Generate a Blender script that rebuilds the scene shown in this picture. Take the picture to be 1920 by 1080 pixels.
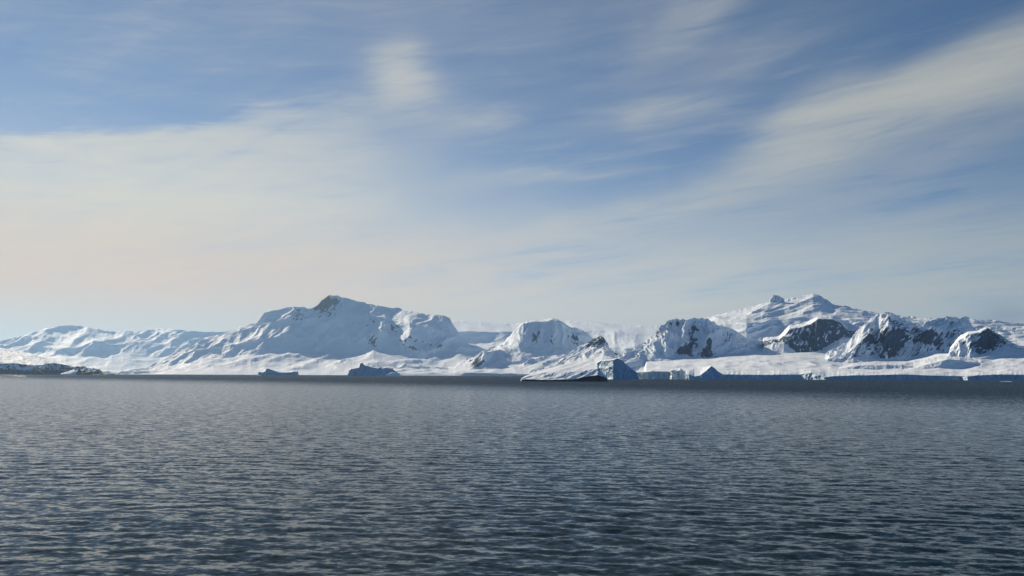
import bpy, math
import numpy as np
from mathutils import Matrix, Vector

R = math.radians
for o in list(bpy.data.objects):
    bpy.data.objects.remove(o, do_unlink=True)
S = bpy.context.scene
COL = S.collection

# ------------------------------------------------------------------ camera
CAM_H = 14.0
FPX = 1507.0                       # focal length in pixels of the 1920 wide photograph
PITCH, ROLL = R(6.15), R(0.21)
cam_d = bpy.data.cameras.new('camera')
cam_d.sensor_width = 36.0
cam_d.lens = 36.0 * FPX / 1920.0
cam_d.clip_start, cam_d.clip_end = 0.5, 200000.0
cam = bpy.data.objects.new('camera', cam_d)
COL.objects.link(cam)
CM = Matrix.Rotation(R(90) + PITCH, 4, 'X') @ Matrix.Rotation(ROLL, 4, 'Z')
CM.translation = (0, 0, CAM_H)
cam.matrix_world = CM
S.camera = cam
M3 = np.array(CM.to_3x3())

# ------------------------------------------------------------------ light
SUN_AZ, SUN_EL = R(-42), R(26)     # azimuth from +Y, negative to the left
SUN = Vector((math.sin(SUN_AZ) * math.cos(SUN_EL), math.cos(SUN_AZ) * math.cos(SUN_EL), math.sin(SUN_EL)))
sun_d = bpy.data.lights.new('sun', 'SUN')
sun_d.energy = 5.0
sun_d.angle = R(0.53)
sun_d.color = (1.0, 0.81, 0.59)
sun = bpy.data.objects.new('sun', sun_d)
sun.rotation_euler = SUN.to_track_quat('Z', 'Y').to_euler()
COL.objects.link(sun)

S.view_settings.view_transform = 'Standard'
S.view_settings.look = 'None'
S.view_settings.exposure = 0.2
S.view_settings.gamma = 1.0
S.view_settings.use_curve_mapping = False
S.render.engine = 'CYCLES'
S.cycles.use_denoising = True
S.cycles.max_bounces = 6
S.cycles.volume_bounces = 1
S.cycles.sample_clamp_indirect = 4.0


# ------------------------------------------------------------------ node helpers
class X:
    """a scalar socket one can calculate with"""
    def __init__(s, nt, sock):
        s.nt, s.s = nt, sock

    def m(s, op, *a, clamp=False):
        n = s.nt.nodes.new('ShaderNodeMath')
        n.operation = op
        n.use_clamp = clamp
        for i, v in enumerate((s,) + a):
            if isinstance(v, X):
                s.nt.links.new(v.s, n.inputs[i])
            else:
                n.inputs[i].default_value = v
        return X(s.nt, n.outputs[0])

    def __add__(s, b): return s.m('ADD', b)
    __radd__ = __add__
    def __sub__(s, b): return s.m('SUBTRACT', b)
    def __rsub__(s, b): return (s * -1.0) + b
    def __mul__(s, b): return s.m('MULTIPLY', b)
    __rmul__ = __mul__
    def __truediv__(s, b): return s.m('DIVIDE', b)
    def __pow__(s, b): return s.m('POWER', b)
    def max(s, b): return s.m('MAXIMUM', b)
    def min(s, b): return s.m('MINIMUM', b)
    def clip(s): return s.m('ADD', 0.0, clamp=True)

    def step(s, a, b, lo=0.0, hi=1.0):
        n = s.nt.nodes.new('ShaderNodeMapRange')
        n.interpolation_type = 'SMOOTHSTEP'
        if a > b:
            a, b, lo, hi = b, a, hi, lo
        s.nt.links.new(s.s, n.inputs['Value'])
        for k, v in (('From Min', a), ('From Max', b), ('To Min', lo), ('To Max', hi)):
            n.inputs[k].default_value = v
        return X(s.nt, n.outputs[0])


def vec(nt, x, y, z=0.0):
    n = nt.nodes.new('ShaderNodeCombineXYZ')
    for i, v in enumerate((x, y, z)):
        if isinstance(v, X):
            nt.links.new(v.s, n.inputs[i])
        else:
            n.inputs[i].default_value = v
    return n.outputs[0]


def noise(nt, v, scale, detail=4, rough=0.5, dist=0.0, col=False):
    n = nt.nodes.new('ShaderNodeTexNoise')
    nt.links.new(v, n.inputs['Vector'])
    n.inputs['Scale'].default_value = scale
    n.inputs['Detail'].default_value = detail
    n.inputs['Roughness'].default_value = rough
    n.inputs['Distortion'].default_value = dist
    return n.outputs['Color'] if col else X(nt, n.outputs[0])


def mixc(nt, f, a, b):
    n = nt.nodes.new('ShaderNodeMix')
    n.data_type = 'RGBA'
    if isinstance(f, X):
        nt.links.new(f.s, n.inputs[0])
    else:
        n.inputs[0].default_value = f
    for i, c in ((6, a), (7, b)):
        if hasattr(c, 'links'):
            nt.links.new(c, n.inputs[i])
        else:
            n.inputs[i].default_value = (*c, 1)
    return n.outputs[2]


def px_ray(px, py):
    d = M3 @ np.array([(px - 960) / FPX, -(py - 540) / FPX, -1.0])
    return d / np.linalg.norm(d)


def px_ae(px, py):
    d = px_ray(px, py)
    return math.degrees(math.atan2(d[0], d[1])), math.degrees(math.asin(d[2]))


# ------------------------------------------------------------------ sky: clear air plus high thin cloud
def build_world():
    w = bpy.data.worlds.new('World')
    S.world = w
    w.use_nodes = True
    nt = w.node_tree
    nt.nodes.clear()
    out = nt.nodes.new('ShaderNodeOutputWorld')
    bg = nt.nodes.new('ShaderNodeBackground')
    sky = nt.nodes.new('ShaderNodeTexSky')
    sky.sky_type = 'NISHITA'
    sky.sun_disc = False
    sky.sun_elevation = SUN_EL
    sky.sun_rotation = SUN_AZ
    sky.altitude = 2500
    sky.air_density = 0.9
    sky.dust_density = 0.0
    sky.ozone_density = 4.0
    STR = 0.071
    tc = nt.nodes.new('ShaderNodeTexCoord')
    sep = nt.nodes.new('ShaderNodeSeparateXYZ')
    nt.links.new(tc.outputs['Generated'], sep.inputs[0])
    x, y, z = (X(nt, sep.outputs[i]) for i in range(3))
    A = x.m('ARCTAN2', y) * (180 / math.pi)
    E = z.m('ARCSINE') * (180 / math.pi)
    up = z.max(0.0)
    # cloud sheet: streaks drawn out along the wind, seen in perspective
    q = (up + 0.07)
    gx, gy = x / q, y / q
    ca, sa = math.cos(R(-52)), math.sin(R(-52))
    along = gx * sa + gy * ca
    across = gx * ca - gy * sa
    wv = vec(nt, along * 0.18, across * 0.75, 3.7)
    n1 = noise(nt, wv, 1.0, 6, 0.52, 0.6)
    n2 = noise(nt, vec(nt, along * 0.5, across * 2.2, 9.1), 1.0, 5, 0.55, 0.8)
    wa = noise(nt, vec(nt, A * 0.06, E * 0.12, 1.3), 1.0, 4, 0.55) - 0.5
    wb = noise(nt, vec(nt, A * 0.06, E * 0.12, 7.9), 1.0, 4, 0.55) - 0.5
    Aw, Ew = A + wa * 9.0, E + wb * 4.0

    def blob(px, py, lx, ly, rot, amp, p=1.0, warp=1.0):
        a0, e0 = px_ae(px, py)
        k = 1507 * math.pi / 180
        c, s_ = math.cos(R(rot)), math.sin(R(rot))
        da, de = A + wa * (9.0 * warp) - a0, E + wb * (4.0 * warp) - e0
        u = (da * c + de * s_) / (lx / k)
        v = (de * c - da * s_) / (ly / k)
        r = (u * u + v * v) ** p
        return (r * -1.0).m('EXPONENT') * amp

    def edge(px1, py1, px2, py2, soft):
        """1 below the line through two points of the sky, 0 above"""
        a1, e1 = px_ae(px1, py1)
        a2, e2 = px_ae(px2, py2)
        sl = (e2 - e1) / (a2 - a1)
        d = E - (A - a1) * sl - e1 + wb * 2.6 - tex * 1.6
        return d.step(soft, -soft * 0.4)

    # fibres and mottling shared by all the cloud
    n3 = noise(nt, vec(nt, along * 0.9, across * 5.5, 4.4), 1.0, 6, 0.6, 0.5)
    n4 = noise(nt, vec(nt, A * 0.13, E * 0.95 - A * 0.1, 2.2), 1.0, 6, 0.6, 0.5)
    tex = (n1 * 0.8 + n2 * 0.7 + n3 * 0.55 + n4 * 1.1 - 1.575)      # about -0.5 .. 0.5
    # bank of altostratus on the sunward side
    bank = edge(0, 262, 540, 212, 0.9) * (Aw + tex * 9.0 + E * 0.9 - 8.0).step(5.0, -24.0) * (tex * 2.0 + 0.85)
    lo = (Ew + tex * 6.0).step(15.5, 3.0) * (tex * 2.2 + 0.85)
    mid = (Ew + tex * 5.0).step(18, 9) * A.step(6, -14) * 0.45
    streak = (tex + 0.5).step(0.50, 0.85) * 0.24 * Ew.step(30, 14)
    band = blob(1740, 172, 300, 52, 17, 0.95, 1.6, 0.35) + blob(1500, 222, 110, 40, 30, 0.45, 1.2, 0.5) + blob(2250, 0, 330, 62, 17, 0.8, 1.6, 0.4)
    band2 = blob(1420, 330, 400, 36, 18, 0.26, 1.0, 0.8) + blob(1180, 390, 420, 34, 10, 0.26, 1.0, 0.8) + blob(1750, 290, 300, 40, 12, 0.3)
    puff = blob(752, 140, 58, 58, 0, 0.75, 1.2, 0.4) + blob(800, 195, 80, 50, -30, 0.3, 1.0, 0.6)
    wisp = blob(930, 230, 70, 24, 16, 0.36) + blob(1230, 212, 120, 15, 3, 0.34) + blob(1290, 20, 130, 40, 38, 0.3) \
        + blob(1340, 140, 170, 50, 22, 0.16) + blob(600, 300, 200, 90, 15, 0.2) + blob(1000, 330, 160, 16, 8, 0.22)
    dot = x * SUN.x + y * SUN.y + z * SUN.z
    g = dot.step(-0.1, 0.97)
    veil = g * g * 0.24 * (tex + 0.9)
    dens = (bank * 1.25).max(lo * 1.35) + E.step(11.0, 0.0) * 0.75 + E.step(6.0, 0.0) * g * 1.3 + veil + mid + streak * 0.5 + (band + band2) * (tex * 1.4 + 0.95) + (puff + wisp) * (tex * 1.5 + 0.95)
    dens = dens.max(0.0)
    dens = dens * y.step(-0.55, 0.35, 0.05, 1.0)      # the cloud thins out away from the coast
    cov = (1.0 - (dens * -1.25).m('EXPONENT')).clip() * z.step(-0.04, 0.0) * 0.93
    # brightness of lit cloud rises towards the sun
    cc = mixc(nt, g, (0.295, 0.325, 0.325), (0.61, 0.585, 0.49))
    warm = (g ** 6.0) * E.step(13.0, 5.0) * E.step(1.5, 6.0, 0.35, 1.0)
    cc = mixc(nt, warm, cc, (0.63, 0.475, 0.35))
    cc = mixc(nt, g * E.step(6.5, 0.5), cc, (0.435, 0.42, 0.385))
    cc = mixc(nt, (blob(1890, 592, 46, 20, 0, 1.0, 1.0, 0.5) * 0.8).clip(), cc, (0.235, 0.26, 0.305))
    sc = nt.nodes.new('ShaderNodeVectorMath')
    sc.operation = 'SCALE'
    nt.links.new(sky.outputs[0], sc.inputs[0])
    sc.inputs['Scale'].default_value = STR
    tn = nt.nodes.new('ShaderNodeVectorMath')       # clean polar air: deeper blue
    tn.operation = 'MULTIPLY'
    nt.links.new(sc.outputs[0], tn.inputs[0])
    tn.inputs[1].default_value = (0.68, 0.96, 1.02)
    fin = mixc(nt, cov, tn.outputs[0], cc)
    nt.links.new(fin, bg.inputs['Color'])
    bg.inputs['Strength'].default_value = 1.0
    nt.links.new(bg.outputs[0], out.inputs[0])


build_world()


# ------------------------------------------------------------------ numpy noise
def perlin(x, y, seed=0):
    rng = np.random.RandomState(seed)
    perm = rng.permutation(512)
    ang = rng.rand(512) * 2 * np.pi
    gx, gy = np.cos(ang), np.sin(ang)
    xi, yi = np.floor(x).astype(np.int64), np.floor(y).astype(np.int64)
    xf, yf = x - xi, y - yi
    u = xf ** 3 * (xf * (xf * 6 - 15) + 10)
    v = yf ** 3 * (yf * (yf * 6 - 15) + 10)

    def h(i, j):
        return perm[(perm[i & 511] + j) & 511]

    def d(i, j, fx, fy):
        k = h(i, j)
        return gx[k] * fx + gy[k] * fy
    a = d(xi, yi, xf, yf)
    b = d(xi + 1, yi, xf - 1, yf)
    c = d(xi, yi + 1, xf, yf - 1)
    e = d(xi + 1, yi + 1, xf - 1, yf - 1)
    return (a + u * (b - a) + v * ((c + u * (e - c)) - (a + u * (b - a)))) * 1.5


def fbm(x, y, seed=0, octv=5, gain=0.5):
    s, a = 0, 1.0
    for i in range(octv):
        s = s + a * perlin(x * 2 ** i, y * 2 ** i, seed + i)
        a *= gain
    return s


def ridged(x, y, seed=0, octv=5, gain=0.5):
    s, a, w = 0, 1.0, 1.0
    for i in range(octv):
        r = (1 - np.abs(perlin(x * 2 ** i, y * 2 ** i, seed + i))) ** 2
        s = s + a * r * w
        w = np.clip(r, 0, 1)
        a *= gain
    return s - 1.0


# ------------------------------------------------------------------ object helpers
def mesh_grid(name, P, mat, parent=None, attrs=None, flip=False, smooth=True):
    """P: rows x cols x 3"""
    nv, nu, _ = P.shape
    me = bpy.data.meshes.new(name)
    idx = np.arange(nv * nu).reshape(nv, nu)
    q = np.stack([idx[:-1, :-1], idx[:-1, 1:], idx[1:, 1:], idx[1:, :-1]], -1).reshape(-1, 4)
    if flip:
        q = q[:, ::-1]
    n = len(q)
    me.vertices.add(nv * nu)
    me.vertices.foreach_set('co', P.reshape(-1).astype(np.float32))
    me.loops.add(n * 4)
    me.loops.foreach_set('vertex_index', q.reshape(-1).astype(np.int32))
    me.polygons.add(n)
    me.polygons.foreach_set('loop_start', (np.arange(n) * 4).astype(np.int32))
    me.polygons.foreach_set('use_smooth', np.full(n, smooth))
    me.update(calc_edges=True)
    for k, v in (attrs or {}).items():
        a = me.attributes.new(k, 'FLOAT', 'POINT')
        a.data.foreach_set('value', v.reshape(-1).astype(np.float32))
    me.materials.append(mat)
    o = bpy.data.objects.new(name, me)
    COL.objects.link(o)
    if parent:
        o.parent = parent
    return o


def tag(o, label, cat, kind=None, group=None):
    o['label'] = label
    o['category'] = cat
    if kind:
        o['kind'] = kind
    if group:
        o['group'] = group
    return o


def empty(name, loc=(0, 0, 0)):
    o = bpy.data.objects.new(name, None)
    o.location = loc
    COL.objects.link(o)
    return o


def new_mat(name):
    m = bpy.data.materials.new(name)
    m.use_nodes = True
    nt = m.node_tree
    nt.nodes.clear()
    out = nt.nodes.new('ShaderNodeOutputMaterial')
    b = nt.nodes.new('ShaderNodeBsdfPrincipled')
    nt.links.new(b.outputs[0], out.inputs[0])
    return m, nt, b


def snow_material(name, L, rock=(0.022, 0.046, 0.084), bump=1.0, snow=(0.73, 0.83, 0.93), snow2=(0.68, 0.79, 0.90)):
    """snow with rock where the 'rock' attribute asks for it; L is the size in metres of the middle detail"""
    m, nt, b = new_mat(name)
    g = nt.nodes.new('ShaderNodeNewGeometry')
    pos = g.outputs['Position']
    at = nt.nodes.new('ShaderNodeAttribute')
    at.attribute_name = 'rock'
    ra = X(nt, at.outputs['Fac'])
    n1 = noise(nt, pos, 1.0 / L, 6, 0.6, 0.4)
    n2 = noise(nt, pos, 4.0 / L, 5, 0.6)
    mask = (ra + (n1 - 0.5) * 0.35 + (n2 - 0.5) * 0.4).step(0.44, 0.54)
    sc = mixc(nt, n1.step(0.35, 0.7), snow, snow2)
    rc = mixc(nt, n2.step(0.3, 0.7), rock, tuple(c * 2.0 for c in rock))
    nt.links.new(mixc(nt, mask, sc, rc), b.inputs['Base Color'])
    b.inputs['Roughness'].default_value = 0.75
    b.inputs['Specular IOR Level'].default_value = 0.15
    bp = nt.nodes.new('ShaderNodeBump')
    bp.inputs['Strength'].default_value = 0.3 * bump
    bp.inputs['Distance'].default_value = L * 0.35
    hgt = n1 * 0.8 + n2 * 0.35
    nt.links.new(hgt.s, bp.inputs['Height'])
    nt.links.new(bp.outputs[0], b.inputs['Normal'])
    return m


def ice_material(name, L, c1=(0.30, 0.48, 0.66), c2=(0.50, 0.66, 0.80)):
    m, nt, b = new_mat(name)
    g = nt.nodes.new('ShaderNodeNewGeometry')
    sep = nt.nodes.new('ShaderNodeSeparateXYZ')
    nt.links.new(g.outputs['Position'], sep.inputs[0])
    x, y, z = (X(nt, sep.outputs[i]) for i in range(3))
    v = vec(nt, x, y, z * 0.25)
    n1 = noise(nt, v, 1.0 / L, 6, 0.62, 0.5)
    n2 = noise(nt, v, 4.0 / L, 4, 0.6)
    nt.links.new(mixc(nt, n1.step(0.35, 0.68), c1, c2), b.inputs['Base Color'])
    b.inputs['Roughness'].default_value = 0.5
    b.inputs['Specular IOR Level'].default_value = 0.25
    bp = nt.nodes.new('ShaderNodeBump')
    bp.inputs['Strength'].default_value = 0.8
    bp.inputs['Distance'].default_value = L * 0.3
    nt.links.new((n1 + n2 * 0.4).s, bp.inputs['Height'])
    nt.links.new(bp.outputs[0], b.inputs['Normal'])
    return m


def rock_material(name, L, c=(0.045, 0.045, 0.05)):
    m, nt, b = new_mat(name)
    g = nt.nodes.new('ShaderNodeNewGeometry')
    n1 = noise(nt, g.outputs['Position'], 1.0 / L, 6, 0.65, 0.5)
    nt.links.new(mixc(nt, n1.step(0.3, 0.7), c, tuple(k * 2.2 for k in c)), b.inputs['Base Color'])
    b.inputs['Roughness'].default_value = 0.85
    b.inputs['Specular IOR Level'].default_value = 0.2
    bp = nt.nodes.new('ShaderNodeBump')
    bp.inputs['Strength'].default_value = 0.9
    bp.inputs['Distance'].default_value = L * 0.4
    nt.links.new(n1.s, bp.inputs['Height'])
    nt.links.new(bp.outputs[0], b.inputs['Normal'])
    return m


# ------------------------------------------------------------------ sea
def sea_heights(xx, yy, dr):
    """wind sea: sum of directional wave components, each dropped where the grid is too coarse for it"""
    rng = np.random.RandomState(11)
    z = np.zeros_like(xx)
    wind = R(-97)                     # waves run towards the viewer
    for k in range(90):
        lam = 0.6 * (6.5 / 0.6) ** ((k + rng.rand()) / 90)
        th = wind + rng.normal(0, 0.62 if lam < 1.8 else 0.34)
        kk = 2 * math.pi / lam
        amp = 0.0035 * lam * (1.0 if lam < 1.7 else (1.7 / lam) ** 0.6)
        ph = rng.rand() * 6.283
        arg = kk * (xx * math.cos(th) + yy * math.sin(th)) + ph
        fade = np.clip((lam / dr - 2.5) / 2.5, 0, 1)
        s = np.sin(arg)
        z += amp * fade * (s + 0.12 * np.cos(2 * arg))
    gust = 0.8 + 0.55 * fbm(xx / 60, yy / 45, 5, 4) + 0.25 * fbm(xx / 11, yy / 9, 8, 2)
    return z * np.clip(gust, 0.55, 1.4)


def build_sea():
    rr = [0.0, 8.0, 20.0, 30.0]
    r = 38.0
    while r < 700:
        rr.append(r)
        r *= 1.0045
    while r < 38000:
        rr.append(r)
        r *= 1.12
    rr.append(40000.0)
    rr = np.array(rr)
    az = np.concatenate([np.linspace(-180, -44, 40)[:-1], np.linspace(-44, 44, 900), np.linspace(44, 180, 40)[1:]])
    az = np.radians(az)
    rg, ag = np.meshgrid(rr, az, indexing='ij')
    xx, yy = rg * np.sin(ag), rg * np.cos(ag)
    dr = np.maximum(np.gradient(rr)[:, None], np.abs(np.gradient(az))[None, :] * rg * 0.8) + 0 * xx
    zz = sea_heights(xx, yy, dr)
    zz[:3] = 0
    P = np.stack([xx, yy, zz], -1)
    m, nt, b = new_mat('sea_water')
    g = nt.nodes.new('ShaderNodeNewGeometry')
    sep = nt.nodes.new('ShaderNodeSeparateXYZ')
    nt.links.new(g.outputs['Position'], sep.inputs[0])
    x, y, z = (X(nt, sep.outputs[i]) for i in range(3))
    v = vec(nt, x * 0.55 + y * 0.06, y, 0.0)

    def nz(scale, detail, seed):
        n = nt.nodes.new('ShaderNodeTexNoise')
        n.inputs['Scale'].default_value = scale
        n.inputs['Detail'].default_value = detail
        n.inputs['Roughness'].default_value = 0.6
        mp = nt.nodes.new('ShaderNodeMapping')
        mp.inputs['Location'].default_value = (seed * 13.7, seed * 5.3, seed)
        nt.links.new(v, mp.inputs[0])
        nt.links.new(mp.outputs[0], n.inputs['Vector'])
        s = nt.nodes.new('ShaderNodeSeparateColor')
        nt.links.new(n.outputs['Color'], s.inputs[0])
        return X(nt, s.outputs[0]) - 0.5, X(nt, s.outputs[1]) - 0.5
    a1, b1 = nz(0.55, 4, 1)
    a2, b2 = nz(2.2, 3, 2)
    # wind: calmer water sunward, ruffled far off
    dist = (x * x + y * y) ** 0.5
    gust = noise(nt, vec(nt, x * 0.0016, y * 0.0035, 2.0), 1.0, 4, 0.6)
    gust2 = noise(nt, vec(nt, x * 0.010, y * 0.03, 5.0), 1.0, 4, 0.6)
    far = (dist * (gust2 * 0.5 + 0.75) * (1.0 + x / dist * 1.3)).step(480.0, 1300.0)
    amp = (gust - 0.5) * 0.35 + (gust2 - 0.5) * 0.35 + 0.85 + far * 0.6
    sx = (a1 * 0.5 + a2 * 0.5) * amp
    sy = (b1 * 0.8 + b2 * 0.7) * amp - far * 0.24 - 0.085
    add = nt.nodes.new('ShaderNodeVectorMath')
    nt.links.new(g.outputs['Normal'], add.inputs[0])
    nt.links.new(vec(nt, sx, sy, 0.0), add.inputs[1])
    nrm = nt.nodes.new('ShaderNodeVectorMath')
    nrm.operation = 'NORMALIZE'
    nt.links.new(add.outputs[0], nrm.inputs[0])
    nt.links.new(nrm.outputs[0], b.inputs['Normal'])
    b.inputs['Base Color'].default_value = (0.006, 0.019, 0.023, 1)
    b.inputs['Roughness'].default_value = 0.06
    b.inputs['IOR'].default_value = 1.333
    o = mesh_grid('sea', P, m, flip=True)
    tag(o, 'dark blue grey rippled sea filling the foreground', 'sea', 'structure')


build_sea()


# ------------------------------------------------------------------ land built from measured cross sections
def world_pts(px, py, D):
    d = np.stack([(px - 960) / FPX, -(py - 540) / FPX, -np.ones_like(px)], -1) @ M3.T
    t = D / d[..., 1]
    P = d * t[..., None]
    P[..., 2] += CAM_H
    return P


def sheet(name, lines, bands, mat, seed=1, du=1.0, jit=0.6, back=None, parent=None, sink=-6.0, shear=0.0, px=None, smooth=True, taper=None, edge=False, first_edge=False, spots=(), rug=1.0):
    """A body of land or ice. lines: cross-section lines from the shore up to the crest, each a list of
    (bearing px, height py, distance km), py None = below the water. bands: for each gap between lines
    (rows, flute size, flute wavelength, roughness, rock). Sizes are in units of 1/1507 of the distance."""
    a = max(l[0][0] for l in lines) if px is None else px[0]
    b = min(l[-1][0] for l in lines) if px is None else px[1]
    nu = int((b - a) / du) + 1
    u = np.linspace(a, b, nu)
    L = []
    for k, l in enumerate(lines):
        lx = [p[0] for p in l]
        D = np.interp(u, lx, [p[2] for p in l]) * 1000
        wet = l[0][1] is None
        if wet:
            P = world_pts(u, np.full_like(u, 700.0), D)
            P[:, 2] = sink
        else:
            py = np.interp(u, lx, [p[1] for p in l])
            if k < len(lines) - 1 and not edge and not (first_edge and k < 2):
                py = py + 1.6 * jit * fbm(u / 34.0, u * 0 + k * 3.1, seed + 40 + k, 2, 0.5)
            if edge or (first_edge and k < 2):
                py = py + jit * fbm(u / 9.0, u * 0, seed + 40, 4, 0.6)
            if L:
                D = np.maximum(D, L[-1][:, 1] * (1.0006 if edge else 1.001))
            P = world_pts(u, py, D)
        L.append(P)
    if lines[0][0][1] is not None and not edge and not first_edge:      # foot runs on below the ground it stands on
        P = L[0].copy()
        P *= 0.985
        P[:, 2] -= 26 * P[:, 1] / FPX
        L.insert(0, P)
        bands = [(5,) + tuple(bands[0][1:])] + list(bands)
    crest = sum(q[0] for q in bands)
    if back:
        P = L[-1].copy()
        s = 1 + back * 1000 / P[:, 1]
        P[:, 0] *= s
        P[:, 1] *= s
        P[:, 2] = np.minimum(-20.0, P[:, 2] * 0.0 - 20)
        L.append(P)
        bands = list(bands) + [(14, 3, 40, 2, bands[-1][4] * 0.5)]
    rows, F, W, RG, RK, VV = [], [], [], [], [], []
    v0 = 0.0
    for k, (n, fa, fw, ro, rk) in enumerate(bands):
        last = k == len(bands) - 1
        t = np.linspace(0, 1, n + 1)
        if not last:
            t = t[:-1]
        span = np.mean(np.linalg.norm(L[k + 1] - L[k], axis=1)) / np.mean(L[k][:, 1]) * FPX
        for ti in t:
            rows.append(L[k] * (1 - ti) + L[k + 1] * ti)
            e = math.sin(math.pi * ti) ** 0.5 if 0 < ti < 1 else 0.0
            e = 0.3 + 0.7 * e
            if k == 0 and lines[0][0][1] is None:
                e *= min(1, ti * 4 + 0.2)
            F.append(fa * e); W.append(fw); RG.append(ro * e); RK.append(rk); VV.append(v0 + ti * span)
        v0 += span
    P = np.array(rows)
    nv = len(P)
    F, RG, RK, VV, W = (np.array(q)[:, None] for q in (F, RG, RK, VV, W))

    def sm(q):                     # ease parameters across the band borders
        for _ in range(2):
            q = np.concatenate([q[:1], (q[:-2] + 2 * q[1:-1] + q[2:]) / 4, q[-1:]])
        return q
    F, RG, RK = sm(F), sm(RG), sm(RK)
    hw = np.arange(nv) - crest
    hw = np.exp(-(hw / 5.0) ** 2)[:, None]
    if not edge:
        P[:, :, 2] -= hw * jit * (fbm(u / 9.0, u * 0, seed + 90, 4, 0.6) * P[crest, :, 1] / FPX)[None, :]
    if taper is None:
        taper = min(12.0, 0.06 * (b - a))
    tp = np.clip(np.minimum(u - a, b - u) / taper, 0, 1)
    tp = tp * tp * (3 - 2 * tp)
    zb = P[:, :, 2].min(axis=0)
    P[:, :, 2] = (zb - 15) + (P[:, :, 2] - (zb - 15)) * tp
    du_ = np.gradient(P, axis=1)
    dv_ = np.gradient(P, axis=0)
    N = np.cross(du_, dv_)
    N /= np.linalg.norm(N, axis=2, keepdims=True) + 1e-9
    U = u[None, :] + 0 * VV
    V = VV + 0 * U
    wu = U + 5.0 * fbm(U / 40, V / 40, seed + 7, 3)
    wv = V + 5.0 * fbm(U / 40, V / 40, seed + 17, 3)
    s = wu + shear * wv
    fl = np.zeros_like(U)
    for fw in sorted(set(W[:, 0])):
        sel = (W[:, 0] == fw)[:, None]
        a1 = ridged(s / fw, wv / (fw * 2.6), seed, 3, 0.30 + 0.14 * rug)
        a2 = ridged(s / (fw * 0.36) + 5, wv / (fw * 0.9), seed + 23, 3, 0.5)
        fl = np.where(sel, a1 + 0.34 * rug * a2, fl)
    rg = fbm(U / 26 + 3, V / 26, seed + 3, 5, 0.42)
    rib = ridged(s / 7.0 + 2, wv / 24.0, seed + 31, 3, 0.5) + 0.35
    unit = P[:, :, 1:2] / FPX
    disp = (F * fl * 0.8 + RG * rg)[..., None] * unit
    P = P + N * disp
    RK = RK + 0 * U
    C = (P - np.array([0, 0, CAM_H])) @ M3
    bx, by = 960 + FPX * C[..., 0] / -C[..., 2], 540 - FPX * C[..., 1] / -C[..., 2]
    frontal = np.arange(nv)[:, None] <= crest + 3
    for sx, sy, rx, ry, val in spots:          # bare rock breaking through, and some shade painted as rock
        d = ((bx - sx) / (rx * 1.25)) ** 2 + ((by - sy) / (ry * 1.25)) ** 2
        RK = np.maximum(RK, frontal * val * np.exp(-d))
    # snow lies on what is flat and in the gullies, rock shows on steep ribs
    du2, dv2 = np.gradient(P, axis=1), np.gradient(P, axis=0)
    N2 = np.cross(du2, dv2)
    nz = np.abs(N2[..., 2]) / (np.linalg.norm(N2, axis=2) + 1e-9)
    steep = np.clip((0.80 - nz) / 0.35, 0, 1)
    rock = (RK * np.where(RK > 0.8, 1.0, 0.45 + 0.75 * steep) + 0.34 * (rib - 0.15) * np.clip(RK * 4, 0, 1)) * (RK > 0.02)
    rock = np.clip(rock, 0, 1)
    return mesh_grid(name, P, mat, parent, {'rock': rock}, smooth=smooth)


SN_FAR = snow_material('far_snow', 420)
SN_MID = snow_material('mountain_snow', 260)
SN_NEAR = snow_material('glacier_snow', 120, bump=0.8)
SN_SLET = snow_material('islet_snow', 18, bump=0.6, snow=(0.75, 0.86, 0.96), snow2=(0.70, 0.82, 0.94))
ICE = ice_material('glacier_ice', 40)
ICE_B = ice_material('berg_ice', 18, (0.22, 0.40, 0.62), (0.42, 0.60, 0.78))
ROCK = rock_material('dark_rock', 14)
ROCK_FAR = rock_material('summit_rock', 90, (0.05, 0.055, 0.065))


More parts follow.
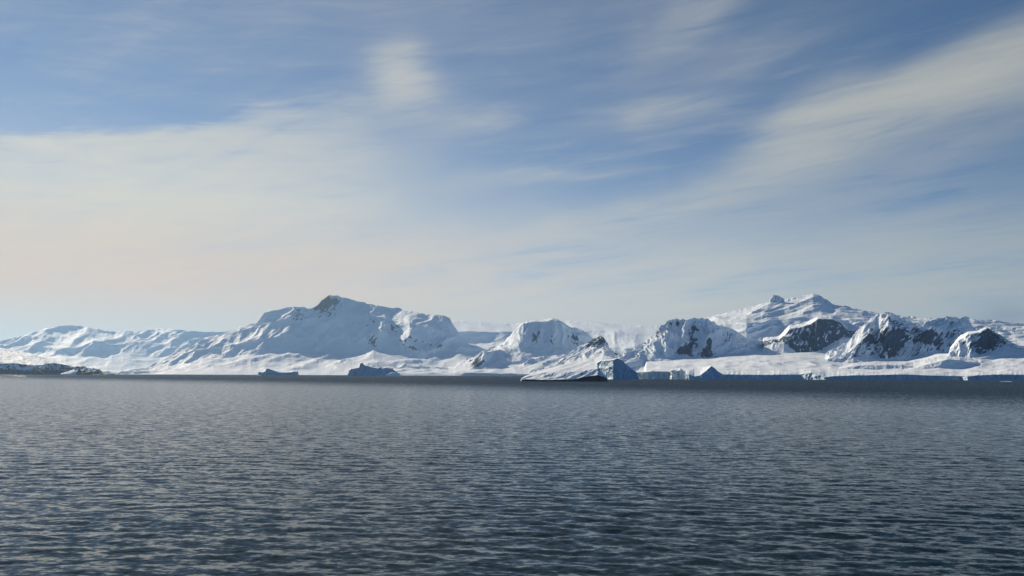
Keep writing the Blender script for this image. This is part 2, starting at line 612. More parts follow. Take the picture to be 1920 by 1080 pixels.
def build_land():
    st = 'structure'
    # A: far left range
    o = sheet('mountain', [
        [(-260, None, 19), (520, None, 19)],
        [(-260, 694, 19.8), (520, 694, 19.8)],
        [(-260, 668, 22), (0, 664, 22), (60, 668, 22), (140, 668, 21.4), (210, 664, 21.4), (300, 672, 22), (360, 655, 22), (420, 660, 22), (520, 668, 22)],
        [(-260, 650, 22.6), (0, 652, 23), (60, 646, 23), (100, 650, 22.5), (140, 652, 21.8), (175, 637, 21.9), (205, 645, 22), (260, 640, 23), (320, 645, 22.6), (400, 640, 22.6), (520, 650, 22.6)],
        [(-260, 640, 23.4), (-60, 650, 23.6), (0, 640, 23.6), (25, 634, 23.8), (60, 622, 24), (90, 615, 24), (130, 609, 24), (180, 616, 24), (205, 621, 23.8), (250, 621, 24), (300, 616, 24), (330, 618, 23.4), (370, 621, 23.2), (410, 623, 23.2), (440, 621, 23.4), (520, 630, 24)],
    ], [(4, 1, 30, 0.5, 0), (16, 5, 80, 1, 0), (20, 10, 64, 1.2, 0.03), (34, 10, 64, 1.2, 0.03)], SN_FAR, 3, back=3.0, shear=-0.4, rug=0.5)
    tag(o, 'hazy far range of low snowy domes at the left end of the coast', 'mountain', st)

    # A2: pale snow slope behind the dark island
    o = sheet('snow_hill', [
        [(-220, None, 8.4), (232, None, 8.8)],
        [(-220, 690, 8.5), (120, 694, 8.6), (232, 701.5, 8.85)],
        [(-220, 640, 10.2), (0, 652, 10.2), (50, 661, 10.1), (100, 673, 10), (150, 684, 9.6), (200, 695, 9.1), (232, 701, 8.9)],
    ], [(4, 0, 20, 0.5, 0), (30, 2, 40, 2.0, 0)], SN_MID, 5, back=1.0)
    tag(o, 'smooth pale snow slope rising behind the low dark rocky island', 'hill', st)

    # C: the big left massif
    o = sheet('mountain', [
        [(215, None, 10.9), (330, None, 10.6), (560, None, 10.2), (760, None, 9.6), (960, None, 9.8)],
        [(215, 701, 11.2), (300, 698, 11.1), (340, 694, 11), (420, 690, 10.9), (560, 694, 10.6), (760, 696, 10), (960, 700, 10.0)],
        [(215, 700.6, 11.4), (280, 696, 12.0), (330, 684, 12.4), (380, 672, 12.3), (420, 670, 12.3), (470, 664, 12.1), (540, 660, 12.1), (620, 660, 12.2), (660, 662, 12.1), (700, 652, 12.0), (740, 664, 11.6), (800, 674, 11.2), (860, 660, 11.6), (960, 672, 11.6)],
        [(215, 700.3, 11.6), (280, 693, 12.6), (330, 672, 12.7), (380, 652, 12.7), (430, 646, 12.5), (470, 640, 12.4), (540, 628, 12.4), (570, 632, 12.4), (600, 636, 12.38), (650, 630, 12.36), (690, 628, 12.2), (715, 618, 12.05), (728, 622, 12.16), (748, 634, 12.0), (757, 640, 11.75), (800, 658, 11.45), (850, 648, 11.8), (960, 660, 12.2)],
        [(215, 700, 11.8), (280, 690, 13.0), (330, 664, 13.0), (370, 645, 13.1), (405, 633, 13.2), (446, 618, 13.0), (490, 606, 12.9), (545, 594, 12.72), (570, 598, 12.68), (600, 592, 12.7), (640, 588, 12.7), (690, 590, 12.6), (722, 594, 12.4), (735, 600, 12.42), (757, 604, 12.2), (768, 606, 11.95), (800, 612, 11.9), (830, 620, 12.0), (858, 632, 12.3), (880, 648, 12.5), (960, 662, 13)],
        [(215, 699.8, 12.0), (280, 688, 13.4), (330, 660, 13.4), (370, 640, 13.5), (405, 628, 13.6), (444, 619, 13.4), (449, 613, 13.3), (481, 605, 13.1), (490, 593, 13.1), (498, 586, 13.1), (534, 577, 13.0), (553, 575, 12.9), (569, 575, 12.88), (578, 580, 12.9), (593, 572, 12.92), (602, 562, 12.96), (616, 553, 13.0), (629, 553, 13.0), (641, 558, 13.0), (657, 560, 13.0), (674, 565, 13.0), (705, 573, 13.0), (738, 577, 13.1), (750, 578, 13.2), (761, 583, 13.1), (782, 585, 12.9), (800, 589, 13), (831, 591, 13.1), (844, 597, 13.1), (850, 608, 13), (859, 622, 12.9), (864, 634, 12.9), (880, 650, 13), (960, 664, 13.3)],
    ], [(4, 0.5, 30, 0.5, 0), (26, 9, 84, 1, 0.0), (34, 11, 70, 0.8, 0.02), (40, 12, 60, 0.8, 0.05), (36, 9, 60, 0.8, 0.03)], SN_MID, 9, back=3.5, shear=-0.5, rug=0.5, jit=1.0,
        spots=[(612, 573, 28, 19, 0.85), (560, 590, 16, 14, 0.5), (697, 602, 12, 16, 0.5), (770, 596, 10, 9, 0.6), (790, 645, 44, 16, 0.5), (700, 640, 14, 16, 0.45), (740, 615, 10, 18, 0.45)])  # wide patch below the right shoulder is shade painted in rock colour
    tag(o, 'tall blue shaded snow massif with a dark pointed summit, left of centre', 'mountain', st)

    # D: plateau behind the centre
    o = sheet('mountain', [
        [(780, 670, 14), (1330, 670, 12)],
        [(780, 645, 15.2), (900, 642, 15.0), (1060, 640, 14), (1200, 652, 12.4), (1330, 650, 12)],
        [(780, 622, 15.6), (900, 622, 15.14), (960, 622, 15.05), (1080, 617, 14.12), (1160, 622, 13.4), (1240, 632, 12.8), (1330, 632, 12.4)],
        [(780, 600, 18), (850, 601, 18), (900, 602, 18), (960, 606, 18), (1000, 605, 17.6), (1070, 601, 17), (1130, 604, 16.4), (1160, 609, 16), (1240, 611, 15.4), (1330, 610, 15)],
    ], [(14, 4, 50, 1, 0.02), (20, 4, 50, 1, 0.05), (20, 1, 80, 0.6, 0)], SN_MID, 21, back=3, rug=0.4)
    tag(o, 'flat topped white ice plateau behind the centre peaks', 'mountain', st)

    # E2: rib left of the centre peak
    o = sheet('mountain', [
        [(690, None, 9.0), (840, None, 8.9), (1140, None, 7.8)],
        [(690, 699, 9.1), (840, 699, 9.0), (900, 699, 8.6), (1000, 701, 8.2), (1140, 704, 7.9)],
        [(690, 693, 9.8), (780, 690, 9.8), (842, 692, 9.5), (880, 690, 9.15), (905, 692, 9.05), (960, 688, 9.0), (1010, 684, 8.8), (1140, 690, 8.4)],
        [(690, 690, 10.4), (760, 682, 10.4), (842, 690, 9.9), (872, 678, 9.6), (896, 664, 9.32), (908, 655, 9.25), (916, 660, 9.35), (935, 654, 9.5), (955, 660, 9.5), (985, 672, 9.3), (1020, 668, 9.1), (1060, 664, 9.0), (1140, 670, 8.9)],
    ], [(4, 0.4, 20, 0.4, 0), (14, 4, 50, 1, 0.0), (30, 8, 36, 1.2, 0.1)], SN_MID, 33, back=0.9, rug=0.5, shear=-0.4, spots=[(893, 678, 20, 16, 0.6), (925, 672, 10, 8, 0.4)])
    tag(o, 'low snow ridge with a grey rock rib above the central shore', 'mountain', st)

    # E: centre peak
    o = sheet('mountain', [
        [(900, 672, 9.3), (960, 676, 9.2), (1030, 682, 9.1), (1100, 680, 9.2), (1160, 676, 9.4)],
        [(900, 662, 9.8), (945, 652, 9.6), (975, 654, 9.42), (1000, 652, 9.42), (1040, 650, 9.4), (1100, 656, 9.6), (1160, 664, 9.8)],
        [(900, 660, 10), (945, 643, 9.95), (955, 632, 9.86), (970, 616, 9.76), (981, 606, 9.68), (1000, 604, 9.65), (1035, 600, 9.62), (1055, 608, 9.64), (1070, 616, 9.72), (1085, 620, 9.76), (1100, 628, 9.85), (1120, 646, 10), (1160, 662, 10.1)],
        [(900, 659, 10.2), (945, 641, 10.1), (955, 630, 10.1), (970, 614, 10.1), (981, 604, 10.1), (1000, 601, 10.1), (1020, 599, 10.1), (1035, 596, 10.1), (1045, 598, 10.1), (1055, 604, 10.1), (1068, 612, 10.1), (1085, 616, 10.2), (1100, 622, 10.2), (1112, 636, 10.2), (1125, 648, 10.2), (1160, 660, 10.3)],
    ], [(20, 5, 40, 1.5, 0.03), (44, 6, 26, 1.0, 0.06), (8, 1, 15, 0.6, 0.0)], SN_MID, 41, back=1.4, rug=0.8, jit=1.5, spots=[(1005, 630, 8, 16, 0.5), (1035, 640, 7, 12, 0.45), (1080, 635, 16, 18, 0.5), (1025, 655, 10, 8, 0.45)])
    tag(o, 'blunt central peak with a fluted blue shaded face', 'mountain', st)

    # K: high snow dome on the right
    o = sheet('mountain', [
        [(1238, 690, 5.8), (1330, 680, 5.6), (2080, 690, 5.6)],
        [(1238, 668, 6.6), (1330, 655, 6.4), (1380, 655, 6.4), (1480, 655, 6.4), (1600, 662, 6.2), (1760, 655, 6.2), (1960, 650, 6.2), (2080, 650, 6.2)],
        [(1238, 655, 7.4), (1290, 635, 7.2), (1340, 628, 7.0), (1400, 634, 6.7), (1460, 624, 6.9), (1560, 625, 6.9), (1660, 630, 6.9), (1800, 628, 6.9), (1900, 628, 6.9), (2080, 635, 6.9)],
        [(1238, 648, 8.2), (1290, 618, 7.8), (1340, 604, 7.3), (1400, 604, 6.95), (1430, 604, 7.05), (1460, 598, 7.6), (1540, 592, 7.7), (1620, 598, 7.6), (1720, 604, 7.6), (1800, 606, 7.6), (1900, 610, 7.6), (2080, 620, 7.6)],
        [(1238, 646, 9.2), (1290, 608, 9), (1330, 593, 9), (1355, 588, 9), (1380, 581, 9), (1410, 574, 9), (1440, 566, 9), (1470, 562, 9.1), (1480, 560, 9.1), (1500, 554, 9.2), (1525, 550, 9.2), (1540, 555, 9.2), (1548, 561, 9.2), (1562, 573, 9.1), (1575, 572, 9.1), (1595, 577, 9), (1620, 581, 9), (1650, 588, 9), (1720, 594, 9), (1780, 598, 8.8), (1825, 598, 8.6), (1870, 601, 8.6), (1920, 608, 8.6), (2080, 620, 8.6)],
    ], [(12, 2, 60, 1, 0), (22, 5, 60, 1, 0.03), (26, 8, 60, 1, 0.06), (50, 6, 70, 1, 0.0)], SN_MID, 51, back=3, shear=-0.4, rug=0.65, jit=1.0)
    tag(o, 'highest broad white snow dome on the right, sunlit', 'mountain', st)
    for i, (l, D) in enumerate([
        ([(1441, 567, 1), (1446, 558, 1), (1451, 553, 1), (1459, 554, 1), (1466, 558, 1), (1473, 562, 1)], 8.86),
        ([(1543, 563, 1), (1547, 560, 1), (1553, 563, 1), (1562, 571, 1), (1572, 572.5, 1), (1578, 575, 1)], 8.98),
        ([(1574, 577, 1), (1582, 572.5, 1), (1592, 575, 1), (1599, 579, 1)], 8.92)]):
        base = [(l[0][0], l[0][1] + 7, D - 0.05), (l[-1][0], l[-1][1] + 5, D - 0.05)]
        sheet('rock_outcrop', [base, [(a, b, D) for a, b, _ in l]], [(14, 1.2, 8, 0.8, 0.34)], SN_MID, 70 + i, du=0.5, jit=0.4, back=0.12, parent=o)

    # J: dark mountain left of the dome
    o = sheet('mountain', [
        [(1150, 690, 5.0), (1210, 672, 5.2), (1262, 677, 5.1), (1290, 672, 5.15), (1330, 679, 5.1), (1365, 672, 5.3), (1400, 662, 5.5), (1450, 660, 5.7)],
        [(1150, 684, 5.1), (1210, 662, 5.28), (1228, 666, 5.21), (1240, 668, 5.2), (1262, 673, 5.18), (1285, 662, 5.24), (1298, 670, 5.2), (1330, 674, 5.16), (1365, 667, 5.36), (1400, 656, 5.6), (1450, 652, 5.8)],
        [(1150, 680, 5.2), (1205, 650, 5.4), (1225, 640, 5.32), (1250, 628, 5.31), (1275, 634, 5.32), (1284, 626, 5.22), (1292, 632, 5.3), (1320, 634, 5.28), (1328, 628, 5.2), (1336, 636, 5.3), (1350, 640, 5.4), (1370, 640, 5.5), (1400, 642, 5.7), (1450, 645, 6)],
        [(1150, 678, 5.3), (1200, 645, 5.5), (1215, 637, 5.47), (1225, 628, 5.44), (1240, 610, 5.42), (1250, 601, 5.4), (1268, 597, 5.40), (1290, 601, 5.38), (1300, 595, 5.40), (1320, 597, 5.40), (1335, 602, 5.42), (1350, 610, 5.46), (1375, 617, 5.6), (1400, 634, 5.8), (1450, 642, 6.1)],
    ], [(10, 1.0, 20, 1.0, 0.05), (46, 8, 20, 1.0, 0.18), (46, 8, 20, 1.0, 0.16)], SN_NEAR, 63, back=0.7, jit=2.4, rug=1.2,
        spots=[(1284, 660, 15, 13, 0.85), (1300, 632, 9, 24, 0.7), (1327, 664, 13, 13, 0.85), (1330, 645, 6, 14, 0.6), (1232, 622, 6, 14, 0.6), (1268, 606, 14, 7, 0.5), (1366, 632, 12, 12, 0.5)])
    tag(o, 'dark rocky mountain with snow streaked buttresses between plateau and white dome', 'mountain', st)

    # L0: dark cliff under the dome
    o = sheet('rock_cliff', [
        [(1420, 664, 5.5), (1500, 668, 5.45), (1560, 660, 5.5), (1610, 650, 5.6), (1640, 645, 5.7)],
        [(1420, 650, 5.7), (1470, 640, 5.64), (1490, 662, 5.56), (1510, 664, 5.55), (1540, 656, 5.58), (1575, 636, 5.66), (1610, 630, 5.8), (1640, 625, 5.9)],
        [(1420, 640, 5.9), (1460, 636, 5.75), (1470, 628, 5.72), (1480, 616, 5.7), (1510, 611, 5.72), (1520, 606, 5.72), (1533, 597, 5.7), (1560, 598, 5.72), (1578, 604, 5.76), (1590, 618, 5.82), (1610, 620, 6.0), (1640, 620, 6.1)],
        [(1420, 636, 6.5), (1460, 630, 6.4), (1480, 611, 6.4), (1510, 606, 6.5), (1533, 593, 6.5), (1560, 594, 6.5), (1580, 600, 6.5), (1610, 612, 6.5), (1640, 612, 6.5)],
    ], [(10, 2, 20, 2, 0.06), (50, 6, 22, 1.5, 0.74), (14, 2, 20, 2, 0.02)], SN_NEAR, 75, back=0.8, jit=1.0)
    tag(o, 'dark rock cliff breaking through snow below the white dome', 'cliff', st)

    # L: right front mountains
    o = sheet('mountain', [
        [(1540, 690, 4.4), (1590, 686, 4.4), (1650, 680, 4.5), (1690, 682, 4.5), (1740, 672, 4.6), (1800, 668, 4.7), (1860, 668, 4.8)],
        [(1540, 684, 4.5), (1580, 678, 4.48), (1600, 668, 4.52), (1636, 668, 4.62), (1650, 672, 4.58), (1690, 676, 4.58), (1720, 668, 4.66), (1735, 660, 4.66), (1750, 662, 4.74), (1800, 660, 4.82), (1860, 662, 4.9)],
        [(1540, 676, 4.6), (1590, 662, 4.6), (1615, 640, 4.62), (1630, 624, 4.64), (1642, 634, 4.72), (1654, 620, 4.66), (1666, 606, 4.64), (1680, 612, 4.7), (1700, 622, 4.74), (1722, 630, 4.78), (1736, 618, 4.72), (1748, 614, 4.72), (1766, 620, 4.84), (1790, 618, 4.88), (1810, 622, 4.96), (1830, 636, 5), (1860, 650, 5.1)],
        [(1540, 668, 4.8), (1590, 640, 4.8), (1615, 614, 4.84), (1632, 598, 4.86), (1645, 588, 4.86), (1665, 584, 4.86), (1680, 590, 4.86), (1700, 601, 4.86), (1715, 605, 4.9), (1735, 606, 4.9), (1745, 600, 4.9), (1760, 597, 4.94), (1775, 594, 4.98), (1790, 593, 5.0), (1800, 597, 5.0), (1808, 594, 5.04), (1816, 595, 5.06), (1824, 612, 5.1), (1860, 640, 5.3)],
    ], [(10, 1.0, 20, 1.0, 0.04), (50, 10, 34, 1.2, 0.38), (46, 9, 34, 1.2, 0.24)], SN_NEAR, 87, back=0.6, shear=-0.4, jit=1.8,
        spots=[(1676, 640, 26, 34, 0.9), (1632, 640, 14, 20, 0.7), (1716, 630, 20, 24, 0.55), (1740, 632, 16, 16, 0.8), (1762, 644, 12, 22, 0.7), (1606, 668, 10, 8, 0.6), (1790, 610, 16, 12, 0.4)])
    tag(o, 'rugged right hand mountain with twin summits and dark steep faces', 'mountain', st)

    # M: rightmost peak
    o = sheet('mountain', [
        [(1770, 680, 3.9), (1810, 676, 3.9), (1850, 670, 3.95), (1900, 660, 4.05), (2080, 655, 4.2)],
        [(1770, 674, 4.0), (1800, 670, 4.0), (1818, 668, 3.98), (1835, 665, 4.02), (1850, 662, 4.04), (1868, 656, 4.06), (1884, 646, 4.10), (1920, 658, 4.2), (2080, 650, 4.3)],
        [(1770, 668, 4.1), (1796, 640, 4.12), (1815, 628, 4.12), (1835, 623, 4.11), (1850, 617, 4.13), (1862, 623, 4.15), (1880, 635, 4.16), (1892, 643, 4.24), (1920, 655, 4.4), (2080, 640, 4.5)],
        [(1770, 664, 4.4), (1796, 632, 4.36), (1815, 621, 4.3), (1835, 619, 4.2), (1850, 614, 4.15), (1862, 620, 4.17), (1880, 631, 4.19), (1892, 639, 4.3), (1920, 651, 4.5), (2080, 636, 4.7)],
    ], [(10, 1, 20, 1.0, 0.02), (44, 6, 20, 2, 0.3), (10, 1, 14, 1, 0.0)], SN_NEAR, 95, back=0.5, spots=[(1852, 642, 32, 24, 0.95), (1806, 642, 6, 12, 0.6)])
    tag(o, 'rightmost snow peak with one dark triangular rock face', 'mountain', st)

    # F: dark little ridge above the islet
    o = sheet('mountain', [
        [(985, None, 5.2), (1260, None, 4.6)],
        [(985, 705, 5.3), (1060, 704, 5.2), (1150, 704, 4.9), (1260, 703, 4.7)],
        [(985, 702, 5.5), (1040, 690, 5.5), (1080, 676, 5.6), (1130, 668, 5.5), (1190, 682, 5.2), (1225, 692, 5.0), (1260, 695, 4.9)],
        [(985, 701, 5.6), (1030, 688, 5.7), (1060, 672, 5.8), (1090, 658, 5.85), (1110, 655, 5.8), (1130, 650, 5.75), (1150, 664, 5.6), (1180, 676, 5.5), (1196, 674, 5.4), (1210, 664, 5.3), (1225, 680, 5.2), (1260, 690, 5.0)],
        [(985, 700, 5.7), (1030, 684, 5.9), (1060, 668, 6), (1085, 650, 6.0), (1100, 641, 5.95), (1115, 633, 5.88), (1127, 628, 5.84), (1134, 636, 5.82), (1142, 652, 5.8), (1155, 662, 5.8), (1180, 670, 5.7), (1200, 658, 5.55), (1208, 655, 5.45), (1216, 664, 5.4), (1228, 676, 5.3), (1260, 686, 5.1)],
    ], [(4, 0.5, 20, 0.5, 0), (16, 2, 20, 1.5, 0), (26, 5, 22, 2, 0.12), (32, 6, 18, 2, 0.2)], SN_NEAR, 105, back=0.6, shear=-0.5, jit=1.0,
        spots=[(1116, 641, 24, 12, 0.75), (1207, 662, 9, 10, 0.7), (1232, 686, 12, 9, 0.65), (1150, 668, 20, 8, 0.5), (1060, 678, 26, 4, 0.45)])
    tag(o, 'small dark pointed ridge with snow ledges behind the snow capped islet', 'mountain', st)

    # I: glacier on the right with its ice front
    top = [(1200, 700, 3.02), (1222, 696, 2.98), (1262, 697, 2.95), (1300, 700, 2.9), (1360, 702, 2.9), (1430, 703, 2.9), (1500, 702, 2.94), (1520, 699, 2.89), (1548, 707, 2.82), (1570, 705, 2.88), (1600, 704, 2.9), (1700, 702, 2.9), (1740, 704, 2.88), (1800, 705, 2.94), (1814, 706, 2.88), (1830, 704, 2.92), (1870, 702, 2.92), (1940, 703, 2.92), (2080, 702, 2.92)]
    foot = [(a, None, d - 0.012) for a, b, d in top]
    g = empty('glacier', tuple(world_pts(np.array([1560.0]), np.array([706.0]), np.array([2900.0]))[0]))
    tag(g, 'wide white glacier tongue ending in a blue ice cliff along the right shore', 'glacier', st)
    bpy.context.view_layer.update()
    gi = g.matrix_world.inverted()
    c = sheet('ice_cliff', [foot, top], [(20, 4.0, 10, 1.2, 0)], ICE, 111, jit=0.5, du=0.7, edge=True)
    s = sheet('snowfield', [
        top,
        [(a, b - 2.0, d + 0.03) for a, b, d in top],
        [(1200, 694, 3.7), (1260, 694, 3.6), (1360, 690, 3.6), (1500, 690, 3.6), (1600, 692, 3.5), (1700, 694, 3.4), (1800, 692, 3.5), (1900, 688, 3.5), (2080, 690, 3.5)],
        [(1200, 686, 4.6), (1260, 684, 4.5), (1330, 680, 4.5), (1400, 672, 4.6), (1500, 672, 4.5), (1580, 684, 4.3), (1620, 682, 4.25), (1700, 682, 4.2), (1760, 668, 4.1), (1800, 666, 4.1), (1860, 668, 4.1), (1900, 666, 4.1), (2080, 660, 4.1)],
        [(1200, 672, 5.8), (1260, 668, 5.7), (1400, 656, 5.9), (1500, 656, 5.9), (1600, 660, 5.7), (1700, 660, 5.5), (1800, 650, 5.4), (1900, 640, 5.4), (2080, 636, 5.4)],
    ], [(3, 0.4, 9, 0.4, 0), (16, 3, 70, 0.8, 0), (24, 5, 80, 0.8, 0.0), (20, 3, 80, 0.8, 0)], SN_NEAR, 111, jit=0.5, back=2.0, first_edge=True, rug=0.3)
    for q in (c, s):
        q.parent = g
        q.matrix_parent_inverse = gi
    # low snow swells in front of the right mountains
    o = sheet('snow_hill', [
        [(1560, 697, 3.55), (1640, 699, 3.5), (1760, 696, 3.5), (1850, 690, 3.6)],
        [(1560, 694, 3.58), (1600, 686, 3.575), (1660, 684, 3.58), (1690, 684, 3.58), (1712, 692, 3.54), (1740, 683, 3.57), (1775, 674, 3.58), (1800, 676, 3.6), (1850, 684, 3.66)],
        [(1560, 692, 3.8), (1600, 681, 3.85), (1640, 677, 3.9), (1690, 680, 3.9), (1715, 676, 3.95), (1750, 670, 4), (1800, 668, 4.05), (1850, 676, 4.0)],
    ], [(14, 1.5, 20, 1.2, 0.02), (12, 1.2, 20, 1, 0)], SN_NEAR, 121, back=0.5)
    tag(o, 'low rounded snow swell in front of the twin summit mountain', 'hill', st)

    # B: dark rocky island at far left
    isl = empty('rocky_island', tuple(world_pts(np.array([90.0]), np.array([702.0]), np.array([6300.0]))[0]))
    tag(isl, 'low dark rocky island with snow patches at the far left shore', 'island')
    bpy.context.view_layer.update()
    ii = isl.matrix_world.inverted()
    ridge = [(-160, 690, 6.43), (-80, 684, 6.43), (0, 680.5, 6.43), (26, 680, 6.43), (40, 682, 6.43), (62, 685, 6.43), (80, 684, 6.43), (92, 681, 6.43), (102, 680.5, 6.43), (120, 683, 6.42), (135, 687, 6.41), (148, 686, 6.41), (158, 686, 6.41), (163, 690, 6.4), (185, 691, 6.38), (193, 697, 6.36), (205, 700.5, 6.3), (224, 702, 6.26)]
    q1 = sheet('rock', [
        [(-160, None, 6.3), (0, None, 6.3), (140, None, 6.3), (224, None, 6.24)],
        [(-160, 696, 6.36), (0, 694, 6.36), (60, 695, 6.36), (120, 694, 6.36), (185, 697, 6.33), (193, 700, 6.3), (224, 702.6, 6.25)],
        ridge], [(10, 2, 14, 1.5, 0.95), (20, 2, 10, 1.5, 0.8)], SN_SL_FAR, 131, du=0.7, back=0.35)
    q2 = sheet('snow_patch', [
        [(22, 683.5, 6.44), (40, 691, 6.38), (60, 689, 6.39), (80, 684, 6.46)],
        [(22, 680.5, 6.47), (40, 681.5, 6.475), (60, 684, 6.475), (80, 683, 6.48)]], [(8, 0.3, 10, 0.4, 0)], SN_SLET, 133, du=0.7, jit=0.3, back=0.03)
    q3 = sheet('snow_patch', [
        [(112, 701.5, 6.27), (130, 701, 6.27), (150, 694, 6.36)],
        [(112, 701, 6.29), (125, 696.5, 6.32), (140, 692.5, 6.37), (150, 691.5, 6.385)]], [(8, 0.3, 10, 0.3, 0)], SN_SLET, 134, du=0.7, jit=0.3, back=0.03)
    for q in (q1, q2, q3):
        q.parent = isl
        q.matrix_parent_inverse = ii


SN_SL_FAR = snow_material('island_rock', 45, rock=(0.036, 0.044, 0.06))
build_land()


# ------------------------------------------------------------------ islet and icebergs
def group_parts(name, label, cat, px, D, parts, group=None):
    e = empty(name, tuple(world_pts(np.array([float(px)]), np.array([705.0]), np.array([D * 1000.0]))[0][:2]) + (0.0,))
    tag(e, label, cat, group=group)
    bpy.context.view_layer.update()
    inv = e.matrix_world.inverted()
    for q in parts:
        q.parent = e
        q.matrix_parent_inverse = inv
    return e


def build_floating():
    # snow capped rocky islet
    foot = [(968, None, 1.735), (1000, None, 1.70), (1060, None, 1.69), (1110, None, 1.69), (1148, None, 1.715)]
    rim = [(968, 715.2, 1.738), (985, 711.5, 1.715), (1000, 711.5, 1.707), (1025, 712.5, 1.70), (1060, 712, 1.70), (1075, 711, 1.70), (1090, 708, 1.703), (1104, 705, 1.707), (1120, 703.5, 1.71), (1134, 707, 1.714), (1148, 715.5, 1.717)]
    mid = [(968, 714.8, 1.745), (990, 705.5, 1.755), (1020, 699, 1.765), (1050, 697, 1.755), (1070, 697, 1.75), (1092, 695, 1.75), (1112, 691, 1.755), (1121, 690, 1.75), (1130, 702, 1.735), (1148, 715.2, 1.722)]
    crest = [(968, 714.4, 1.755), (990, 703, 1.81), (1020, 693, 1.85), (1050, 684.5, 1.88), (1080, 679, 1.89), (1100, 677, 1.89), (1114, 677, 1.87), (1120, 679, 1.84), (1124, 692, 1.80), (1134, 704, 1.76), (1148, 715, 1.73)]
    a = sheet('rock_shore', [foot, rim], [(10, 1.5, 6, 1.0, 0)], ROCK, 201, edge=True, du=0.4, jit=0.0, shear=-0.8)
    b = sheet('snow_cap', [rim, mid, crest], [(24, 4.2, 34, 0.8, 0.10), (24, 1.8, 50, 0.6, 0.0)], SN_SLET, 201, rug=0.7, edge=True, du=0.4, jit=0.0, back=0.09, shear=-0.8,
              spots=[(1000, 709, 16, 4, 0.6), (1048, 706, 18, 5, 0.6), (1095, 703, 16, 5, 0.7), (1122, 696, 5, 12, 0.8)])  # rock towards the ends; the second patch paints the shadow below the snow fold
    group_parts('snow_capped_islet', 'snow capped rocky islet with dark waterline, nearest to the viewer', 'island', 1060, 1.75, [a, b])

    # ice tower behind the islet
    foot = [(1112, None, 2.73), (1130, None, 2.65), (1150, None, 2.575), (1170, None, 2.60), (1200, None, 2.66)]
    rim = [(1112, 692, 2.735), (1118, 682, 2.71), (1126, 677, 2.68), (1140, 676.5, 2.622), (1150, 675, 2.585), (1157, 672.5, 2.60), (1166, 675, 2.62), (1172, 682, 2.63), (1182, 690, 2.65), (1192, 697, 2.665), (1200, 706, 2.67)]
    crest = [(1112, 691, 2.78), (1118, 680, 2.76), (1127, 674, 2.74), (1150, 672.5, 2.68), (1157, 671, 2.65), (1166, 674, 2.66), (1172, 681, 2.67), (1182, 689, 2.68), (1192, 696, 2.69), (1200, 705, 2.69)]
    a = sheet('ice_wall', [foot, rim], [(40, 4.0, 9, 1.0, 0)], ICE_B, 211, edge=True, du=0.5, jit=0.5)
    b = sheet('snow_top', [rim, crest], [(6, 0.4, 10, 0.4, 0)], SN_SLET, 211, edge=True, du=0.5, jit=0.5, back=0.08)
    group_parts('ice_cliff_berg', 'tall fluted blue ice wall rising right behind the snow capped islet', 'iceberg', 1150, 2.6, [a, b])

    # tabular berg: three faces
    foot = [(1166, None, 2.96), (1170, None, 2.93), (1207, None, 2.86), (1219, None, 2.93)]
    rim = [(1166, 698, 2.962), (1170, 698.5, 2.932), (1188, 698.5, 2.897), (1207, 698, 2.863), (1219, 697, 2.932)]
    crest = [(1166, 696.5, 3.0), (1180, 696.5, 3.0), (1207, 696.5, 2.99), (1219, 696.5, 2.96)]
    a = sheet('ice_wall', [foot, rim], [(18, 0.8, 7, 0.4, 0)], ICE_P, 221, edge=True, du=0.4, jit=0.25)
    b = sheet('snow_top', [rim, crest], [(6, 0.2, 10, 0.2, 0)], SN_SLET, 221, edge=True, du=0.4, jit=0.25, back=0.05)
    group_parts('tabular_iceberg', 'small flat topped pale turquoise iceberg right of the islet', 'iceberg', 1190, 2.9, [a, b])

    # broken ice front
    foot = [(1252, None, 2.86), (1262, None, 2.83), (1283, None, 2.80), (1290, None, 2.84)]
    rim = [(1252, 700, 2.87), (1258, 695, 2.85), (1264, 693, 2.84), (1270, 696, 2.83), (1276, 693, 2.82), (1283, 698, 2.81), (1290, 702, 2.845)]
    crest = [(1252, 697, 2.89), (1262, 691, 2.88), (1276, 691, 2.87), (1290, 700, 2.87)]
    a = sheet('ice_wall', [foot, rim], [(18, 3.0, 5, 1.5, 0)], ICE_P, 231, edge=True, du=0.4, jit=0.9)
    b = sheet('snow_top', [rim, crest], [(6, 0.6, 6, 0.6, 0)], SN_SLET, 231, edge=True, du=0.4, jit=0.9, back=0.04)
    group_parts('broken_ice_block', 'crumbling sunlit ice block between flat iceberg and peaked iceberg', 'iceberg', 1270, 2.84, [a, b])

    # peaked berg: snow ramp with a shaded wall in front
    foot = [(1282, None, 2.66), (1300, None, 2.63), (1335, None, 2.62), (1360, None, 2.68)]
    rim = [(1282, 701, 2.672), (1292, 702, 2.65), (1302, 706, 2.645), (1312, 704, 2.645), (1322, 697, 2.645), (1328, 691, 2.645), (1333, 687, 2.65), (1340, 691, 2.66), (1348, 698, 2.672), (1354, 702, 2.68), (1360, 708, 2.69)]
    crest = [(1282, 699, 2.70), (1292, 692, 2.74), (1302, 689, 2.76), (1318, 687.5, 2.74), (1328, 686.5, 2.70), (1333, 685.5, 2.67), (1340, 690, 2.68), (1348, 697, 2.69), (1354, 701, 2.695), (1360, 707.5, 2.70)]
    a = sheet('ice_wall', [foot, rim], [(22, 1.2, 8, 0.6, 0)], ICE_B, 241, edge=True, du=0.4, jit=0.35)
    b = sheet('snow_ramp', [rim, crest], [(14, 0.4, 14, 0.4, 0)], SN_SLET, 241, edge=True, du=0.4, jit=0.35, back=0.07)
    group_parts('peaked_iceberg', 'pointed iceberg with white snow ramp and dark blue front wall', 'iceberg', 1325, 2.65, [a, b])

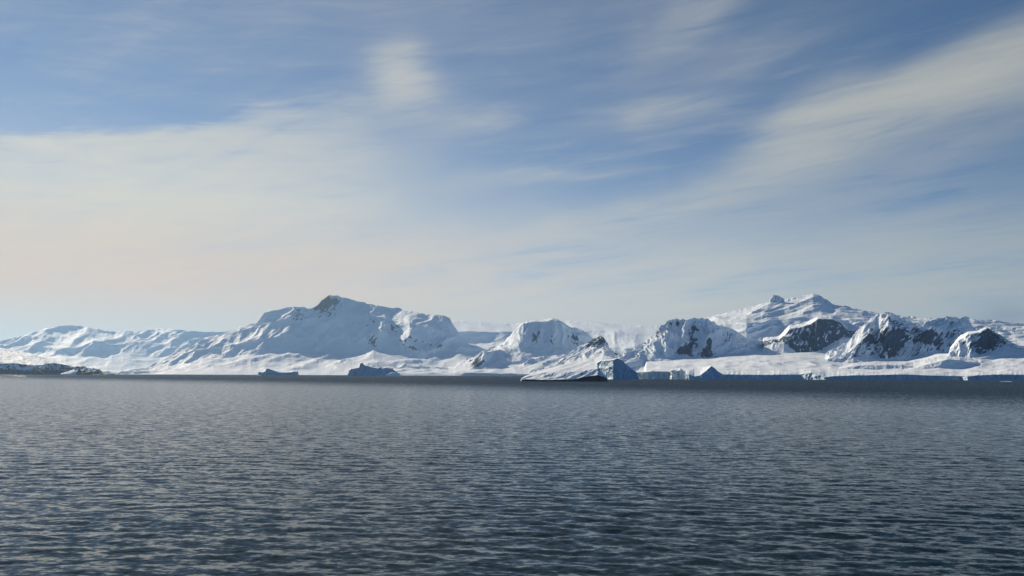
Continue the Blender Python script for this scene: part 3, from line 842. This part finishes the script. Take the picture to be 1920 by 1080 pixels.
    # long low berg at the left
    foot = [(481, None, 6.12), (486, None, 6.05), (520, None, 6.0), (556, None, 6.03), (563, None, 6.1)]
    rim = [(481, 699, 6.13), (484, 697, 6.08), (492, 698, 6.06), (497, 696.5, 6.05), (499, 692, 6.05), (502, 690.5, 6.05), (507, 692.5, 6.04), (514, 695, 6.03), (522, 698, 6.02), (535, 698.5, 6.02), (545, 698, 6.03), (550, 697, 6.04), (557, 697, 6.05), (561, 699.5, 6.09), (563, 704, 6.11)]
    crest = [(481, 698.5, 6.16), (492, 697, 6.16), (498, 692, 6.14), (502, 690, 6.12), (507, 692, 6.13), (514, 694, 6.15), (524, 695.5, 6.16), (540, 696.5, 6.15), (548, 694.5, 6.15), (557, 695.5, 6.14), (561, 699, 6.12), (563, 703.5, 6.12)]
    a = sheet('ice_wall', [foot, rim], [(16, 2.0, 10, 0.8, 0)], ICE_B, 251, edge=True, du=0.4, jit=0.35)
    b = sheet('snow_top', [rim, crest], [(8, 0.4, 8, 0.4, 0)], SN_SLET, 251, edge=True, du=0.4, jit=0.35, back=0.08)
    group_parts('long_iceberg', 'long low blue iceberg with a raised left horn', 'iceberg', 520, 6.05, [a, b])

    # castellated berg
    foot = [(650, None, 6.02), (655, None, 5.95), (700, None, 5.9), (735, None, 5.9), (755, None, 5.98)]
    rim = [(650, 699, 6.03), (653, 694, 6.0), (658, 691.5, 5.97), (666, 690.5, 5.96), (671, 690, 5.95), (674, 688, 5.95), (675, 682, 5.95), (680, 680.5, 5.95), (681.5, 684.5, 5.94), (690, 686.5, 5.94), (700, 689, 5.93), (708, 690.5, 5.93), (712, 688.5, 5.93), (716, 690.5, 5.93), (724, 690, 5.93), (735, 690.5, 5.92), (738, 694, 5.91), (744, 698, 5.91), (750, 701, 5.93), (755, 705, 5.985)]
    crest = [(a_, b_ - 0.8, d_ + 0.09) for a_, b_, d_ in rim]
    a = sheet('ice_wall', [foot, rim], [(24, 4.0, 12, 1.5, 0)], ICE_B, 261, edge=True, du=0.4, jit=0.7)
    b = sheet('snow_top', [rim, crest], [(6, 0.5, 8, 0.5, 0)], SN_SLET, 261, edge=True, du=0.4, jit=0.7, back=0.08)
    foot = [(722, None, 5.87), (730, None, 5.84), (748, None, 5.86), (752, None, 5.9)]
    rim = [(722, 704, 5.88), (728, 701, 5.86), (736, 698.5, 5.86), (746, 699.5, 5.87), (752, 703, 5.9)]
    crest = [(722, 703, 5.9), (732, 697.5, 5.9), (742, 697, 5.9), (752, 702.5, 5.91)]
    c = sheet('snow_ledge', [foot, rim, crest], [(8, 0.4, 6, 0.3, 0), (6, 0.3, 6, 0.3, 0)], SN_SLET, 263, edge=True, du=0.4, jit=0.3, back=0.03)
    group_parts('castellated_iceberg', 'jagged turreted blue iceberg left of centre below the massif', 'iceberg', 702, 5.95, [a, b, c])

    # small floe off the right shore
    foot = [(1872, None, 1.985), (1885, None, 1.98), (1899, None, 1.985)]
    rim = [(1872, 716.3, 1.987), (1878, 715.6, 1.983), (1886, 715.2, 1.982), (1893, 715.7, 1.983), (1899, 716.3, 1.987)]
    crest = [(1872, 716.2, 1.995), (1886, 714.9, 1.997), (1899, 716.2, 1.995)]
    a = sheet('ice_wall', [foot, rim], [(4, 0.3, 4, 0.2, 0)], ICE_P, 271, edge=True, du=0.5, jit=0.2, sink=-1.0)
    b = sheet('snow_top', [rim, crest], [(4, 0.2, 4, 0.2, 0)], SN_SLET, 271, edge=True, du=0.5, jit=0.2, back=0.02)
    group_parts('ice_floe', 'tiny white ice floe adrift off the right hand ice cliff', 'ice floe', 1885, 1.985, [a, b])


ICE_P = ice_material('pale_ice', 14, (0.45, 0.66, 0.74), (0.72, 0.86, 0.89))
build_floating()


# ------------------------------------------------------------------ the air
def build_haze():
    m = bpy.data.materials.new('haze_air')
    m.use_nodes = True
    nt = m.node_tree
    nt.nodes.clear()
    out = nt.nodes.new('ShaderNodeOutputMaterial')
    v = nt.nodes.new('ShaderNodeVolumePrincipled')
    v.inputs['Color'].default_value = (0.42, 0.68, 1.0, 1)
    v.inputs['Density'].default_value = 1.5e-5
    v.inputs['Anisotropy'].default_value = 0.4
    nt.links.new(v.outputs[0], out.inputs['Volume'])
    import bmesh
    bm = bmesh.new()
    bmesh.ops.create_cube(bm, size=1.0)
    me = bpy.data.meshes.new('haze')
    bm.to_mesh(me)
    bm.free()
    me.materials.append(m)
    o = bpy.data.objects.new('haze', me)
    o.scale = (84000, 84000, 1750)
    o.location = (0, 0, 1750 / 2 - 60)
    COL.objects.link(o)
    tag(o, 'thin pale blue haze softening the far mountains', 'haze', 'stuff')


build_haze()
